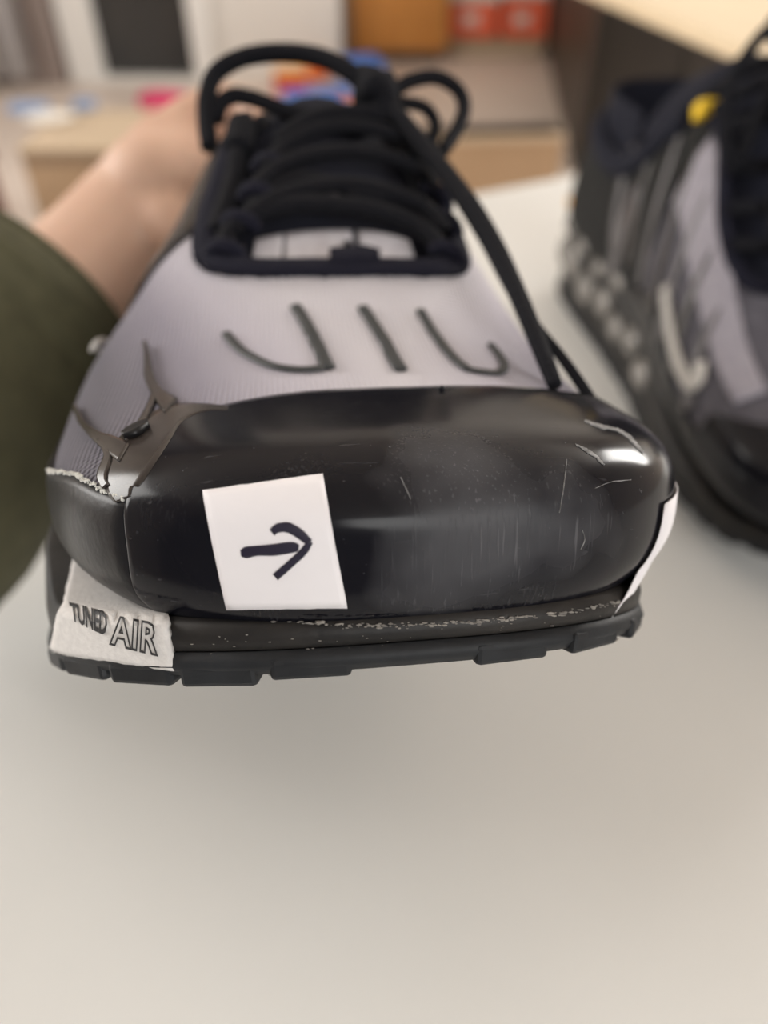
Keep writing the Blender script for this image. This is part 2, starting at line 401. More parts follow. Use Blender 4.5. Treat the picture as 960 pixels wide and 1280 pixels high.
# ------------------------------------------------------------------ pose of the held shoe
T1 = (Matrix.Translation(PT(525, 834, 0.112)) @ Matrix.Rotation(R(9), 4, 'Z') @ Matrix.Rotation(R(-25), 4, 'X') @ Matrix.Rotation(R(3.2), 4, 'Y'))
T1 = T1 @ Matrix.Translation((0, 0, -.024))
I1 = T1.inverted()
shoe = empty('sneaker', T1, 'black-toed sneaker with arrow sticker, held up by the hand', 'sneaker')
fin1 = build_sneaker(shoe, Matrix(), 1, 'toe')
bm = bmesh.new(); upper_shell(bm, 0.02, L-.0005, -.0006, open_edge)
fin1('upper_mesh', bm, M['mesh'])
# closed master surface for ray casts
bm = bmesh.new()
rows = [[bm.verts.new(upper_pt(L*(i/160)**1.35, 250-320*j/90)) for j in range(91)] for i in range(161)]
for i in range(160):
    for j in range(90):
        bm.faces.new((rows[i][j], rows[i][j+1], rows[i+1][j+1], rows[i+1][j]))
bm.transform(T1); bmesh.ops.recalc_face_normals(bm, faces=bm.faces)
BV = BVHTree.FromBMesh(bm); bm.free()
bm = bmesh.new(); sole_band(bm, [(.0004, lambda y, s: SB(y)), (.0004, lambda y, s: mid_top(y, s))])
bm.transform(T1); bmesh.ops.recalc_face_normals(bm, faces=bm.faces); BS = BVHTree.FromBMesh(bm); bm.free()
def hit(px, py, bv=None):
    """point and outward normal of the shoe where the photograph's ray meets it"""
    r = rayd(px, py).normalized(); h = (bv or BV).ray_cast(CAM, r)
    if h[0] is None:
        h = (bv or BV).find_nearest(CAM + r*0.15)
    p, n = h[0], h[1]
    if n.dot(r) > 0: n = -n
    return p, n
def quad_sheet(bm, c4, off, thick, n=12, bv=None, jag=0.0):
    """c4: pixel corners tl, tr, br, bl"""
    tl, tr, br, bl = [Vector((*c, 0)) for c in c4]; P = []; N = []
    for i in range(n+1):
        rp = []; rn = []
        for j in range(n+1):
            u, v = j/n, i/n
            q = (tl*(1-u)+tr*u)*(1-v) + (bl*(1-u)+br*u)*v
            if jag and (i in (0, n) or j in (0, n)): q += Vector((random.uniform(-jag, jag), random.uniform(-jag, jag), 0))
            p, nn = hit(q.x, q.y, bv); rp.append(p); rn.append(nn)
        P.append(rp); N.append(rn)
    add_sheet(bm, P, N, off, thick)
def ribbon(bm, pts, off, thick, sub=6, across=4, bv=None, jag=0.0):
    """pts: (px, py, width px)"""
    q = catmull(pts, sub); P = []; N = []
    for i, (x, y, w) in enumerate(q):
        a = q[max(i-1, 0)]; b = q[min(i+1, len(q)-1)]; t = Vector((b[0]-a[0], b[1]-a[1])); t.normalize(); s = Vector((-t.y, t.x))
        rp = []; rn = []
        for j in range(across+1):
            k = (j/across-.5)*w + (random.uniform(-jag, jag) if j in (0, across) else 0)
            p, nn = hit(x+s.x*k, y+s.y*k, bv); rp.append(p); rn.append(nn)
        P.append(rp); N.append(rn)
    add_sheet(bm, P, N, off, thick)
def surf_tube(bm, pts, rad, lift=0.0, sub=6, flat=1.0, bv=None):
    q = catmull(pts, sub); P = []; N = []
    for x, y in q:
        p, n = hit(x, y, bv); P.append(p+n*lift); N.append(n)
    add_tube(bm, P, rad, 10, flat, N)
def w1(name, bm, mat, parent=shoe, smooth=True): return finish(name, bm, mat, parent, I1, smooth)

# toe cap: slab over the nose with a rounded rim
CAPY = table(-90, .04, -50, .058, -20, .062, 20, .060, 42, .046, 58, .039, 84, .0375, 95, .0372, 110, .0335, 123, .0289, 140, .0175, 161, .0120, 180, .0110, 205, .0125, 230, .0135, 270, .04)
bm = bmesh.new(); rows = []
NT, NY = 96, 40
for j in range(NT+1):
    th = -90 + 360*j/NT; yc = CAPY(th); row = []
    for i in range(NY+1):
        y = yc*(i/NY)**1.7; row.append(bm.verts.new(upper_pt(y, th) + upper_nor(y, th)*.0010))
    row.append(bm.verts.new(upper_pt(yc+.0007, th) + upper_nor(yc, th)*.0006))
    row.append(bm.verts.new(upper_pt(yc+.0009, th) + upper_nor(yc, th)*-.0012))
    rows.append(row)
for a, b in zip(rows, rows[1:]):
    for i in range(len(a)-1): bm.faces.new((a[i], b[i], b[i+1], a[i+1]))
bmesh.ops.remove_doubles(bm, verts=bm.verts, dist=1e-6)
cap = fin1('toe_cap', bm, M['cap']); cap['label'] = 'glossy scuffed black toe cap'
# knitted tongue under the laces
bm = bmesh.new(); rows = []
for i in range(41):
    y = THROAT-.004 + (.205-THROAT)*i/40
    rows.append([bm.verts.new(upper_pt(y, 90+(j/16-.5)*112) - upper_nor(y, 90)*(.0075 if i < 34 else .0075-(i-34)*.002)) for j in range(17)])
for a, b in zip(rows, rows[1:]):
    for j in range(16): bm.faces.new((a[j], a[j+1], b[j+1], b[j]))
o = fin1('tongue', bm, M['lining']); md = o.modifiers.new('t', 'SOLIDIFY'); md.thickness = .004
bm = bmesh.new()
for a_, b_ in ((108, 101), (100.5, 88), (86.5, 70)):
    param_patch(bm, THROAT+.0015, THROAT+.0165, lambda y, a=a_: a, lambda y, b=b_: b, -.0062, .001, 8, 8)
fin1('tongue_mesh_window', bm, M['tongue'], o)
bm = bmesh.new(); param_patch(bm, .122, .130, lambda y: 97, lambda y: 80, -.0062, .001, 6, 8); fin1('tongue_mesh_window', bm, M['greymesh'], o)
# lateral rand of black leather with a frayed top edge
RT = table(.008, 160, .0125, 160, .0226, 158.5, .034, 164, .05, 171, .08, 174, .14, 173, .2, 168)
bm = bmesh.new(); param_patch(bm, .0105, .20, RT, lambda y: 236, .0008, .0014, 60, 14)
rand = fin1('leather_rand', bm, M['leather'])
bm = bmesh.new()
for i in range(150):
    y = .0125 + (.045-.0125)*i/150; th = RT(y) + random.uniform(-.8, 1.0)
    c = upper_pt(y, th) + upper_nor(y, th)*.0008; s_ = random.uniform(.00012, .00038)
    bmesh.ops.create_icosphere(bm, subdivisions=1, radius=s_, matrix=Matrix.Translation(c) @ Matrix.Diagonal((random.uniform(.6, 1.6), random.uniform(.8, 2.0), random.uniform(.5, 1.3), 1)))
o = fin1('frayed_edge', bm, M['fray'], rand, False); o['kind'] = 'stuff'; o['label'] = 'whitish frayed fibres along the rand edge'
# medial rand (other flank)
bm = bmesh.new(); param_patch(bm, .05, .20, lambda y: -52, lambda y: 16-40*max(0, y-.05), .0004, .0010, 40, 12)
fin1('medial_rand', bm, M['leather'])
# smoky moulded cage on the lateral flank
cage = None
for pts in ([(286, 517, 5), (255, 516, 10), (222, 524, 26), (196, 546, 46), (172, 574, 56), (160, 598, 50), (156, 612, 36), (160, 626, 20)],
            [(184, 432, 4), (187, 455, 7), (189, 478, 11), (200, 498, 15), (216, 514, 24)],
            [(190, 466, 4), (196, 492, 6), (188, 520, 6), (172, 546, 7), (160, 556, 6)],
            [(97, 510, 4), (108, 535, 7), (124, 551, 11), (142, 562, 20), (160, 572, 26)],
            [(128, 556, 3), (140, 576, 8), (134, 600, 10), (140, 612, 8)]):
    bm = bmesh.new(); ribbon(bm, pts, .0011 if cage is None else .0014, .0012, 6, 6)
    o = w1('cage_web' if cage is None else 'cage_finger', bm, M['tpu'], cage or shoe)
    if cage is None: cage = o; o['label'] = 'smoky brown moulded cage web'
bm = bmesh.new(); ribbon(bm, [(160, 556, 4), (175, 549, 9), (190, 540, 4)], .0024, .0012, 5, 4); w1('cage_stud', bm, M['leather'], cage)
# rear lateral silver edge of the heel cage seen past the flank
# raised print strokes on the vamp
def zc(x, y): return (x/1.846+200, y/1.846+40)
def stroke(pts, rad):
    bm = bmesh.new(); surf_tube(bm, [zc(*p) for p in pts], rad, .0000, 6, .45)
    return w1('vamp_stroke', bm, M['stroke'])
stroke([(152, 695), (175, 722), (205, 745), (262, 770), (325, 778), (378, 774)], .00115)
stroke([(312, 632), (335, 668), (356, 706), (376, 748), (388, 774)], .00150)
stroke([(468, 635), (492, 672), (520, 715), (540, 752), (555, 778)], .00145)
stroke([(602, 642), (618, 672), (650, 718), (682, 755), (712, 778)], .00120)
stroke([(712, 778), (745, 783), (780, 785), (795, 772), (786, 748), (764, 720)], .00105)
# paper sticker with the arrow
bm = bmesh.new(); quad_sheet(bm, ((258, 618), (404, 600), (434, 753), (287, 755)), .0014, .0002, 16)
st = w1('paper_sticker', bm, M['paper']); st['label'] = 'white paper square with a drawn arrow pointing right'
bm = bmesh.new()
ribbon(bm, [(305, 687, 8), (312, 686, 14), (325, 684, 12), (345, 683, 14), (366, 680, 13), (375, 681, 8)], .00152, .00016, 4, 4)
ribbon(bm, [(343, 663, 9), (350, 658, 10), (364, 658, 11), (377, 665, 11), (388, 674, 8)], .00154, .00016, 5, 4)
ribbon(bm, [(389, 673, 6), (380, 686, 9), (366, 699, 9), (347, 716, 9)], .00156, .00016, 4, 4)
w1('arrow_marking', bm, M['ink'], st)
# second paper wrapped round the right corner of the cap and hanging loose
P = []; N = []
def side_paper(bm):
    P = []; N = []
    for i in range(15):
        v = i/14; rp = []; rn = []
        for j in range(9):
            u = j/8; y = .0130 + .030*u - .004*v*(1-u); th = 2 - 58*v*(1-.15*u)
            p = upper_pt(y, th); n = upper_nor(y, th)
            if v > .45: p = p + Vector((.0035*(v-.45), -.002*(v-.45), -.009*(v-.45)**1.4))*(1-.85*u) + n*.0045*(v-.45)
            rp.append(p); rn.append(n)
        P.append(rp); N.append(rn)
    add_sheet(bm, P, N, .0016, .0002)
bm = bmesh.new(); side_paper(bm); o = fin1('paper_sticker', bm, M['paper']); o['label'] = 'blank white paper wrapped round the far corner of the cap'
# throat binding (navy webbing round the lace opening)
def edge_ring(y0=.205, extra=0.0, dz=0.0, sh=0.0):
    ys = [y0 - (y0-THROAT)*(i/44) for i in range(40)] + [THROAT + .010*(1-i/12)**2 for i in range(1, 13)]
    left = [(max(y, THROAT)-sh, 90+open_edge(max(y, THROAT+1e-5))*LF+extra) for y in ys]
    right = [(y, 90-(t-90-extra)/LF-extra) for y, t in reversed(left[:-1])]
    pts = []; ns = []
    for y, t in left+right:
        n = upper_nor(y, t); pts.append(upper_pt(y, t) + n*dz); ns.append(n)
    return pts, ns
pts, ns = edge_ring(sh=.0012, extra=1.0)
bm = bmesh.new(); add_tube(bm, pts, .0033, 12, .42, ns)
bindg = fin1('throat_binding', bm, M['binding'])
pts, ns = edge_ring(y0=.19, extra=-3.0, dz=-.004, sh=-.0012)
bm = bmesh.new(); add_tube(bm, pts, .0026, 10, .7, ns); fin1('inner_binding', bm, M['lace'])
# little webbing threads along the binding front
bm = bmesh.new()
pts, ns = edge_ring(y0=.125, sh=.0044, extra=2.6, dz=.0006)
for i in range(0, len(pts)-1):
    for k in range(3):
        p = pts[i].lerp(pts[i+1], k/3); bmesh.ops.create_icosphere(bm, subdivisions=1, radius=random.uniform(.0003, .0006), matrix=Matrix.Translation(p))
o = fin1('binding_stitches', bm, M['binding'], bindg); o['kind'] = 'stuff'
# straps over the tongue and the small webbing tab
for q in ([(292, 318, 8), (297, 305, 7), (300, 290, 8)], [(432, 322, 10), (434, 305, 8), (436, 288, 10)]):
    bm = bmesh.new(); ribbon(bm, q, -.003, .002, 5, 3); w1('tongue_strap', bm, M['lace'])
bm = bmesh.new(); ribbon(bm, [(412, 325, 16), (432, 324, 18), (452, 322, 18), (474, 325, 12)], .0018, .003, 4, 3); w1('lace_tab', bm, M['binding'])
# lace rows across the tongue
ROWS = [([(276, 312), (290, 290), (312, 274), (345, 262), (379, 257), (425, 259), (475, 267), (520, 284), (548, 310)], .0028, .0022),
        ([(292, 292), (330, 262), (372, 244), (427, 236), (480, 244), (525, 262), (552, 292)], .0026, .0030),
        ([(312, 262), (338, 240), (372, 224), (410, 230), (450, 244), (500, 250), (540, 270)], .0022, .0020),
        ([(318, 246), (346, 219), (385, 203), (433, 197), (480, 203), (520, 221), (540, 246)], .0025, .0036),
        ([(334, 216), (362, 188), (395, 172), (427, 166), (470, 170), (503, 184), (524, 210)], .0025, .0038),
        ([(350, 186), (376, 165), (405, 153), (440, 150), (478, 156), (505, 176)], .0024, .0042)]
for pts, r_, lift in ROWS:
    bm = bmesh.new(); surf_tube(bm, pts, r_, lift-.0015, 6, .75); w1('lace', bm, M['lace'])
# eyelet loops of webbing on both sides
for (x, y) in ((281, 318), (300, 282), (322, 246), (338, 210), (560, 322), (556, 284), (545, 250), (530, 214)):
    bm = bmesh.new(); p, n = hit(x, y); t = (hit(x+3, y-6)[0]-p).normalized(); b = n.cross(t)
    add_tube(bm, [p + n*(-.001+.0035*math.sin(a)) + b*.0042*math.cos(a) for a in [math.pi*k/10 for k in range(11)]], .0021, 8); w1('eyelet_loop', bm, M['binding'])
# bow: loops, knot, loose ends
def cord(name, pts, rad, parent=shoe, sub=8):
    q = catmull(pts, sub); bm = bmesh.new(); add_tube(bm, [PT(x, y, d) for x, y, d in q], rad, 12); return w1(name, bm, M['lace'], parent)
KD = .222
bow = cord('lace_knot', [(452, 96, KD+.002), (468, 100, KD-.004), (482, 116, KD-.005), (478, 136, KD-.003), (462, 140, KD), (455, 122, KD), (466, 108, KD-.006), (486, 104, KD-.003)], .0036)
cord('lace_knot', [(470, 148, KD), (450, 158, KD), (430, 162, KD+.004)], .0032, bow)
cord('lace_bow_loop', [(462, 118, KD), (440, 92, KD), (400, 72, KD+.002), (352, 66, KD+.004), (304, 72, KD+.005), (270, 92, KD+.004), (258, 124, KD+.002), (258, 152, KD), (262, 184, KD-.002)], .0028)
cord('lace_bow_loop', [(270, 150, KD+.002), (276, 130, KD+.003), (292, 120, KD+.004), (318, 124, KD+.004), (350, 136, KD+.003), (384, 145, KD+.002), (420, 148, KD), (452, 146, KD)], .0025)
cord('lace_bow_loop', [(488, 118, KD), (512, 102, KD+.003), (545, 97, KD+.006), (572, 112, KD+.007), (580, 136, KD+.006), (570, 164, KD+.002), (552, 190, KD-.004)], .0022)
cord('lace_bow_loop', [(500, 128, KD), (530, 134, KD+.003), (544, 154, KD+.004), (540, 178, KD)], .0019)
# hanging lace on the lateral side
cord('lace_end', [(304, 154, KD), (300, 176, KD-.004), (296, 202, KD-.010), (291, 228, KD-.014), (280, 262, KD-.022), (270, 292, KD-.028)], .0028)
cord('lace_aglet', [(303, 158, KD-.001), (298, 190, KD-.008)], .0046)
# long lace end falling over the medial flank with its aglet
cord('lace_end', [(478, 122, KD-.004), (498, 146, KD-.006), (530, 184, KD-.012), (562, 222, KD-.020), (592, 262, KD-.030), (618, 306, KD-.040), (640, 352, KD-.050), (660, 398, KD-.060), (682, 452, KD-.070), (694, 482, KD-.074)], [.0028-.0013*(i/72)**2 for i in range(73)])
cord('lace_end', [(566, 240, KD-.020), (604, 300, KD-.034), (640, 366, KD-.048), (672, 410, KD-.056), (706, 452, KD-.064), (738, 498, KD-.069)], .0012)
# midsole front: glue line crumbs at the top and the bottom edges
def crumbs(name, path, n, amp, smin, smax, mat, bv=BS):
    bm = bmesh.new(); q = catmull(path, 20)
    for i in range(n):
        x, y = q[random.randrange(len(q))]; x += random.uniform(-3, 3); y += random.gauss(0, amp)
        p, nn = hit(x, y, bv); s_ = random.uniform(smin, smax)
        bmesh.ops.create_icosphere(bm, subdivisions=1, radius=s_, matrix=Matrix.Translation(p) @ Matrix.Diagonal((random.uniform(.8, 3.2), random.uniform(.5, 1), random.uniform(.4, 1), 1)))
    o = w1(name, bm, mat, shoe, False); o['kind'] = 'stuff'; return o
crumbs('glue_residue', [(215, 764), (300, 772), (400, 779), (470, 782), (560, 779), (640, 773), (720, 764), (775, 752)], 300, 1.5, .00006, .00022, M['dust'])
crumbs('glue_residue', [(222, 836), (300, 834), (380, 829), (470, 822), (560, 815), (640, 808), (720, 803), (800, 797)], 320, 1.3, .00006, .00022, M['dust'])
crumbs('dust_speck', [(240, 800), (400, 806), (560, 798), (780, 780)], 60, 12, .00006, .00014, M['dust'])
# a burr on the rim of the cap
bm = bmesh.new(); p, n = hit(552, 494); bmesh.ops.create_icosphere(bm, subdivisions=2, radius=.0006, matrix=Matrix.Translation(p+n*.0013)); w1('cap_burr', bm, M['cap'], cap)
# chalky scuffs
for pts in ([(728, 533, 2), (748, 540, 5), (768, 544, 4), (785, 556, 5), (798, 572, 2)], [(716, 562, 1), (730, 570, 4), (742, 578, 3), (750, 586, 1)], [(738, 612, .6), (757, 605, .9), (782, 602, .6)], [(500, 602, .6), (506, 614, 1), (512, 626, .6)], [(722, 660, .6), (725, 672, .9), (720, 684, .5)], [(705, 580, .5), (700, 610, .8), (694, 640, .5)]):
    bm = bmesh.new(); ribbon(bm, pts, .00112, .0002, 8, 3, jag=.9 if pts[1][2] > 2 else .1); w1('scuff_mark', bm, M['scuff'], cap)
# woven label with writing on the lateral sidewall
bm = bmesh.new()
LQ = ((92, 702), (207, 752), (220, 836), (66, 814))
quad_sheet(bm, LQ, .0008, .0012, 20, BS, .8)
BL = BVHTree.FromBMesh(bm)
lab = w1('woven_label', bm, M['label']); lab['label'] = 'white woven label reading TUNED AIR'
def lettering(name, text, q4, outline, mat, parent):
    cu = bpy.data.curves.new(name, 'FONT'); cu.body = text; cu.size = 1.0; cu.resolution_u = 2
    if outline: cu.fill_mode = 'NONE'; cu.bevel_depth = 0.030; cu.bevel_resolution = 0; cu.offset = 0.035; cu.space_character = 1.12
    else: cu.offset = 0.034; cu.space_character = .95
    to = bpy.data.objects.new(name, cu); COL.objects.link(to)
    dg = bpy.context.evaluated_depsgraph_get(); me = bpy.data.meshes.new_from_object(to.evaluated_get(dg)); bpy.data.objects.remove(to)
    tbm = bmesh.new(); tbm.from_mesh(me); bmesh.ops.triangulate(tbm, faces=tbm.faces)
    for _ in range(4):
        es = [e for e in tbm.edges if e.calc_length() > .11]
        if not es: break
        bmesh.ops.subdivide_edges(tbm, edges=es, cuts=1); bmesh.ops.triangulate(tbm, faces=[f for f in tbm.faces if len(f.verts) > 3])
    tbm.to_mesh(me); tbm.free()
    xs = [v.co.x for v in me.vertices]; ys = [v.co.y for v in me.vertices]; x0, x1, y0, y1 = min(xs), max(xs), min(ys), max(ys)
    tl, tr, br, bl = [Vector((*c, 0)) for c in q4]
    for v in me.vertices:
        u = (v.co.x-x0)/(x1-x0); w = 1-(v.co.y-y0)/(y1-y0); z = v.co.z
        q = (tl*(1-u)+tr*u)*(1-w) + (bl*(1-u)+br*u)*w; p, n = hit(q.x, q.y, BL); v.co = I1 @ (p + (CAM-p).normalized()*(.00060 + z*.0006))
    return link(name, me, mat, parent)
lettering('label_lettering', 'TUNED', ((86, 752), (135, 765), (133, 796), (90, 776)), False, M['print'], lab)
lettering('label_lettering', 'AIR', ((138, 768), (201, 779), (198, 821), (136, 806)), True, M['print'], lab)

# heel details shared by both shoes (the held one's heel is out of sight but stands there)
def tube_param(bm, pts, rad, lift=0.0, sub=6, flat=1.0):
    q = catmull(pts, sub); P = [upper_pt(max(y, 1e-4), t) + upper_nor(max(y, 1e-4), t)*lift for y, t in q]
    add_tube(bm, P, rad, 8, flat, [upper_nor(max(y, 1e-4), t) for y, t in q])
def rear_details(fin, side2):
    for lab_, ths in (('heel_quarter', ((232, lambda y: 90+open_edge(y)*LF+1), (-52, lambda y: 90-open_edge(y)-1))),):
        for b, f in ths:
            bm = bmesh.new(); param_patch(bm, .165, L-.0006, (lambda y, b=b: b), f, .0008, .0014, 40, 22)
            fin(lab_, bm, M['darkmesh'])
    # padded collar
    ys = [.185 + (L-.004-.185)*i/30 for i in range(31)]
    P = [upper_pt(y, 90+open_edge(y)*LF) for y in ys] + [upper_pt(y, 90-open_edge(y)) for y in reversed(ys[:-1])]
    bm = bmesh.new(); add_tube(bm, P, .0062, 12); fin('padded_collar', bm, M['lining'])
    bm = bmesh.new(); rows = []
    for i in range(16):
        w = i/15; rows.append([bm.verts.new(Vector((x*.86, .25+(y-.25)*.84, .112-w*.055))) for x, y, _ in sole_loop(-.004)[40:80]])
    for a, b in zip(rows, rows[1:]):
        for j in range(len(a)-1): bm.faces.new((a[j], a[j+1], b[j+1], b[j]))
    fin('heel_lining', bm, M['lining'])
    for sgn in (-1, 1):
        for k, (y, z, a, b) in enumerate(((.185, .022, .012, .0085), (.207, .026, .0125, .010), (.232, .022, .013, .011), (.257, .027, .0125, .012), (.281, .024, .011, .011), (.219, .040, .010, .006), (.246, .042, .011, .006), (.272, .043, .010, .006), (.163, .026, .012, .009), (.141, .020, .012, .009), (.192, .044, .010, .006))):
            g = g_nose(y, SHARP, .042); x = (-Sl(y) if sgn < 0 else Sm(y))*g
            bm = bmesh.new(); bmesh.ops.create_icosphere(bm, subdivisions=3, radius=1, matrix=Matrix.Translation((x-sgn*.001, y, z)) @ Matrix.Diagonal((.0052, a*.84, b*.80, 1)))
            fin('air_unit', bm, M['bubble'])
rear_details(fin1, False)
bm = bmesh.new(); param_patch(bm, .118, .17, lambda y: 185, lambda y: 90+open_edge(y)*LF+4, .0010, .0014, 20, 14); fin1('rear_cage', bm, M['tpu'])
bm = bmesh.new(); tube_param(bm, [(.098, 153), (.110, 160), (.120, 169)], .0020, .0014, 6, .4); fin1('silver_trim', bm, M['silver'])

# ------------------------------------------------------------------ the second sneaker, standing on the table
T2 = Matrix.Translation((.217, .215, TABLE_Z+.0022)) @ Matrix.Rotation(R(7), 4, 'Z')
SCL = 1.14
shoe2 = empty('sneaker', T2, 'black and grey violet sneaker standing on the table beside the held one', 'sneaker')
MX2 = Matrix.Diagonal((-SCL, SCL, SCL*1.08, 1))
fin2 = build_sneaker(shoe2, MX2, SCL, 'side')
def fin2w(name, bm, mat, parent=shoe2, smooth=True): return fin2(name, bm, mat, parent, smooth)
bm = bmesh.new(); upper_shell(bm, 0.02, L-.0005, -.0006, open_edge, ny=60, nth=26); fin2('upper_mesh', bm, M['greymesh'])
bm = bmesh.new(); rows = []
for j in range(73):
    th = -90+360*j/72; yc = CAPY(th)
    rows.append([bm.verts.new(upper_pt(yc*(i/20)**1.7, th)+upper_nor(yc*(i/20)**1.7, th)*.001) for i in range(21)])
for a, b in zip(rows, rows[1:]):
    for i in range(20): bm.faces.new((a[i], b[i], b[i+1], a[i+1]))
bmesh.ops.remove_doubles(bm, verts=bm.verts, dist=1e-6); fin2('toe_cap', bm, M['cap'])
rear_details(fin2, True)
bm = bmesh.new(); rows = []
for i in range(41):
    y = THROAT-.004 + (.228-THROAT)*i/40
    rows.append([bm.verts.new(upper_pt(y, 90+(j/16-.5)*104) - upper_nor(y, 90)*.005 + Vector((0, 0, .016*max(0, (i-26)/14)**1.2))) for j in range(17)])
for a, b in zip(rows, rows[1:]):
    for j in range(16): bm.faces.new((a[j], a[j+1], b[j+1], b[j]))
tg = fin2('tongue', bm, M['lining']); md = tg.modifiers.new('t', 'SOLIDIFY'); md.thickness = .009
tb2 = bmesh.new(); tb2.from_mesh(tg.data); TV = BVHTree.FromBMesh(tb2); tb2.free()
ro = T2.inverted() @ CAM; rd2 = (T2.inverted() @ PT(884, 138, .4)) - ro
hh2 = TV.ray_cast(ro, rd2.normalized())
tp = MX2.inverted() @ ((hh2[0] or (ro + rd2)) - rd2.normalized()*.009)
bm = bmesh.new(); add_box(bm, tp, (.010, .008, .0065), Matrix.Rotation(R(-38), 3, 'X'), .0008); lt = fin2('tongue_tag', bm, M['yellow'], tg); lt['label'] = 'small yellow tongue tag'
bm = bmesh.new(); add_box(bm, tp+Vector((-.0075, 0, 0)), (.005, .0075, .006), Matrix.Rotation(R(-38), 3, 'X'), .0008); fin2('tag_corner', bm, M['redtag'], lt)
for y, l_ in ((.108, .003), (.120, .0035), (.133, .004), (.146, .004), (.159, .004), (.171, .004)):
    bm = bmesh.new(); tube_param(bm, [(y+.008, 56), (y+.003, 68), (y, 82), (y, 98), (y+.003, 112), (y+.008, 124)], .0031, l_, 5, .7); fin2('lace', bm, M['lace'])
def cord2(name, pts, rad):
    bm = bmesh.new(); add_tube(bm, [Vector(p) for p in catmull(pts, 8)], rad, 10); return fin2(name, bm, M['lace'])
kx, ky, kz = 0, .172, .153
cord2('lace_knot', [(kx-.008, ky, kz), (kx, ky-.006, kz+.006), (kx+.008, ky, kz+.002), (kx, ky+.004, kz-.003), (kx-.007, ky-.003, kz-.002)], .0045)
cord2('lace_bow_loop', [(kx, ky, kz), (kx+.020, ky-.012, kz+.001), (kx+.036, ky-.026, kz-.016), (kx+.032, ky-.038, kz-.036), (kx+.018, ky-.024, kz-.022), (kx, ky, kz)], .0026)
cord2('lace_bow_loop', [(kx, ky, kz), (kx-.020, ky-.010, kz+.001), (kx-.036, ky-.024, kz-.016), (kx-.034, ky-.038, kz-.036), (kx-.018, ky-.024, kz-.022), (kx, ky, kz)], .0026)
cord2('lace_end', [(kx, ky, kz), (kx+.012, ky-.030, kz-.012), (kx+.020, ky-.062, kz-.052), (kx+.018, ky-.09, kz-.064)], .0027)
cord2('lace_end', [(kx, ky, kz), (kx-.014, ky-.030, kz-.012), (kx-.022, ky-.056, kz-.050), (kx-.03, ky-.08, kz-.068)], .0027)
bm = bmesh.new(); add_tube(bm, [p for p in edge_ring(sh=.0012, extra=1.0)[0]], .0033, 10, .5, edge_ring(sh=.0012, extra=1.0)[1]); fin2('throat_binding', bm, M['binding'])
# pale panels and dark moulded ribs over the flank that faces the camera (medial) and the far one
for b, s_ in ((0, 1), (180, -1)):
    def th_(a, s_=s_): return a if s_ > 0 else 180-a
    bm = bmesh.new(); param_patch(bm, .058, .162, lambda y: th_(58-(y-.06)*75), lambda y: th_(38-(y-.06)*90), .0010, .0012, 30, 6); fin2('pale_panel', bm, M['palemesh'])
    for k, y in enumerate((.086, .108, .130, .152, .174, .196, .218)):
        bm = bmesh.new(); tube_param(bm, [(y-.012, th_(6)), (y-.005, th_(14)), (y+.001, th_(24)), (y+.008, th_(37)), (y+.013, th_(46))], [.0042-.0028*i/24 for i in range(25)], .0004, 6, .45); fin2('cage_rib', bm, M['tpu'] if k % 2 else M['tpu_grey'])
    bm = bmesh.new(); param_patch(bm, .03, .20, lambda y: th_(-52), lambda y: th_(6+4*math.sin(y*60)), .0009, .0014, 40, 10); fin2('leather_rand', bm, M['leather'])
    # hooked silver outline badge near the toe
    bm = bmesh.new(); tube_param(bm, [(.132, th_(18)), (.118, th_(16)), (.104, th_(14)), (.090, th_(14)), (.080, th_(17)), (.078, th_(23)), (.084, th_(28))], .0030, .0016, 8, .4); fin2('hooked_badge', bm, M['silver'])
    bm = bmesh.new(); param_patch(bm, .196, .206, lambda y: th_(-8), lambda y: th_(26), .002, .0018, 6, 6); fin2('shank_trim', bm, M['tpu_grey'])
    bm = bmesh.new(); add_box(bm, Vector(((Sm(.277) if s_ > 0 else -Sl(.277))*.99, .277, .053)), (.004, .014, .005), None, .001); fin2('amber_corner', bm, M['amber'])

# ------------------------------------------------------------------ person: hand and forearm holding the shoe, sleeve
def blob(bm, pts, rads):
    """tapered tube with round ends; overlapping blobs are fused by a voxel remesh into one surface"""
    q = catmull([(*p, r) for p, r in zip(pts, rads)], 6); P = [Vector(a[:3]) for a in q]; Rr = [a[3] for a in q]
    add_tube(bm, P, Rr, 16)
    for p, r in ((P[0], Rr[0]), (P[-1], Rr[-1])): bmesh.ops.create_icosphere(bm, subdivisions=3, radius=r, matrix=Matrix.Translation(p))
def pp(*l): return [PT(x, y, d) for x, y, d in l]
bm = bmesh.new()
blob(bm, pp((-190, 640, .262), (-60, 500, .285), (44, 412, .302), (118, 336, .312), (170, 278, .322), (216, 234, .332)), (.036, .034, .031, .0272, .0262, .027))
blob(bm, pp((172, 270, .325), (216, 204, .335), (238, 182, .340)), (.023, .0215, .0175))
blob(bm, pp((196, 240, .318), (232, 232, .325), (246, 236, .332)), (.024, .022, .018))
blob(bm, pp((222, 172, .336), (252, 146, .338), (284, 134, .338), (316, 143, .334), (334, 166, .324), (340, 190, .312)), (.0135, .0115, .0098, .0090, .0086, .0075))      # index finger
blob(bm, pp((232, 186, .346), (262, 158, .354), (296, 150, .356), (330, 164, .352), (348, 192, .342), (352, 220, .330)), (.0130, .0112, .0100, .0092, .0088, .0078))      # middle finger
blob(bm, pp((238, 206, .352), (264, 186, .364), (298, 178, .370), (332, 192, .366), (348, 218, .356), (350, 240, .346)), (.0125, .0108, .0096, .0088, .0082, .0072))      # ring finger
blob(bm, pp((240, 228, .350), (262, 214, .366), (290, 208, .374), (318, 220, .372), (332, 240, .364), (334, 256, .356)), (.0115, .0095, .0084, .0076, .0070, .0062))      # little finger
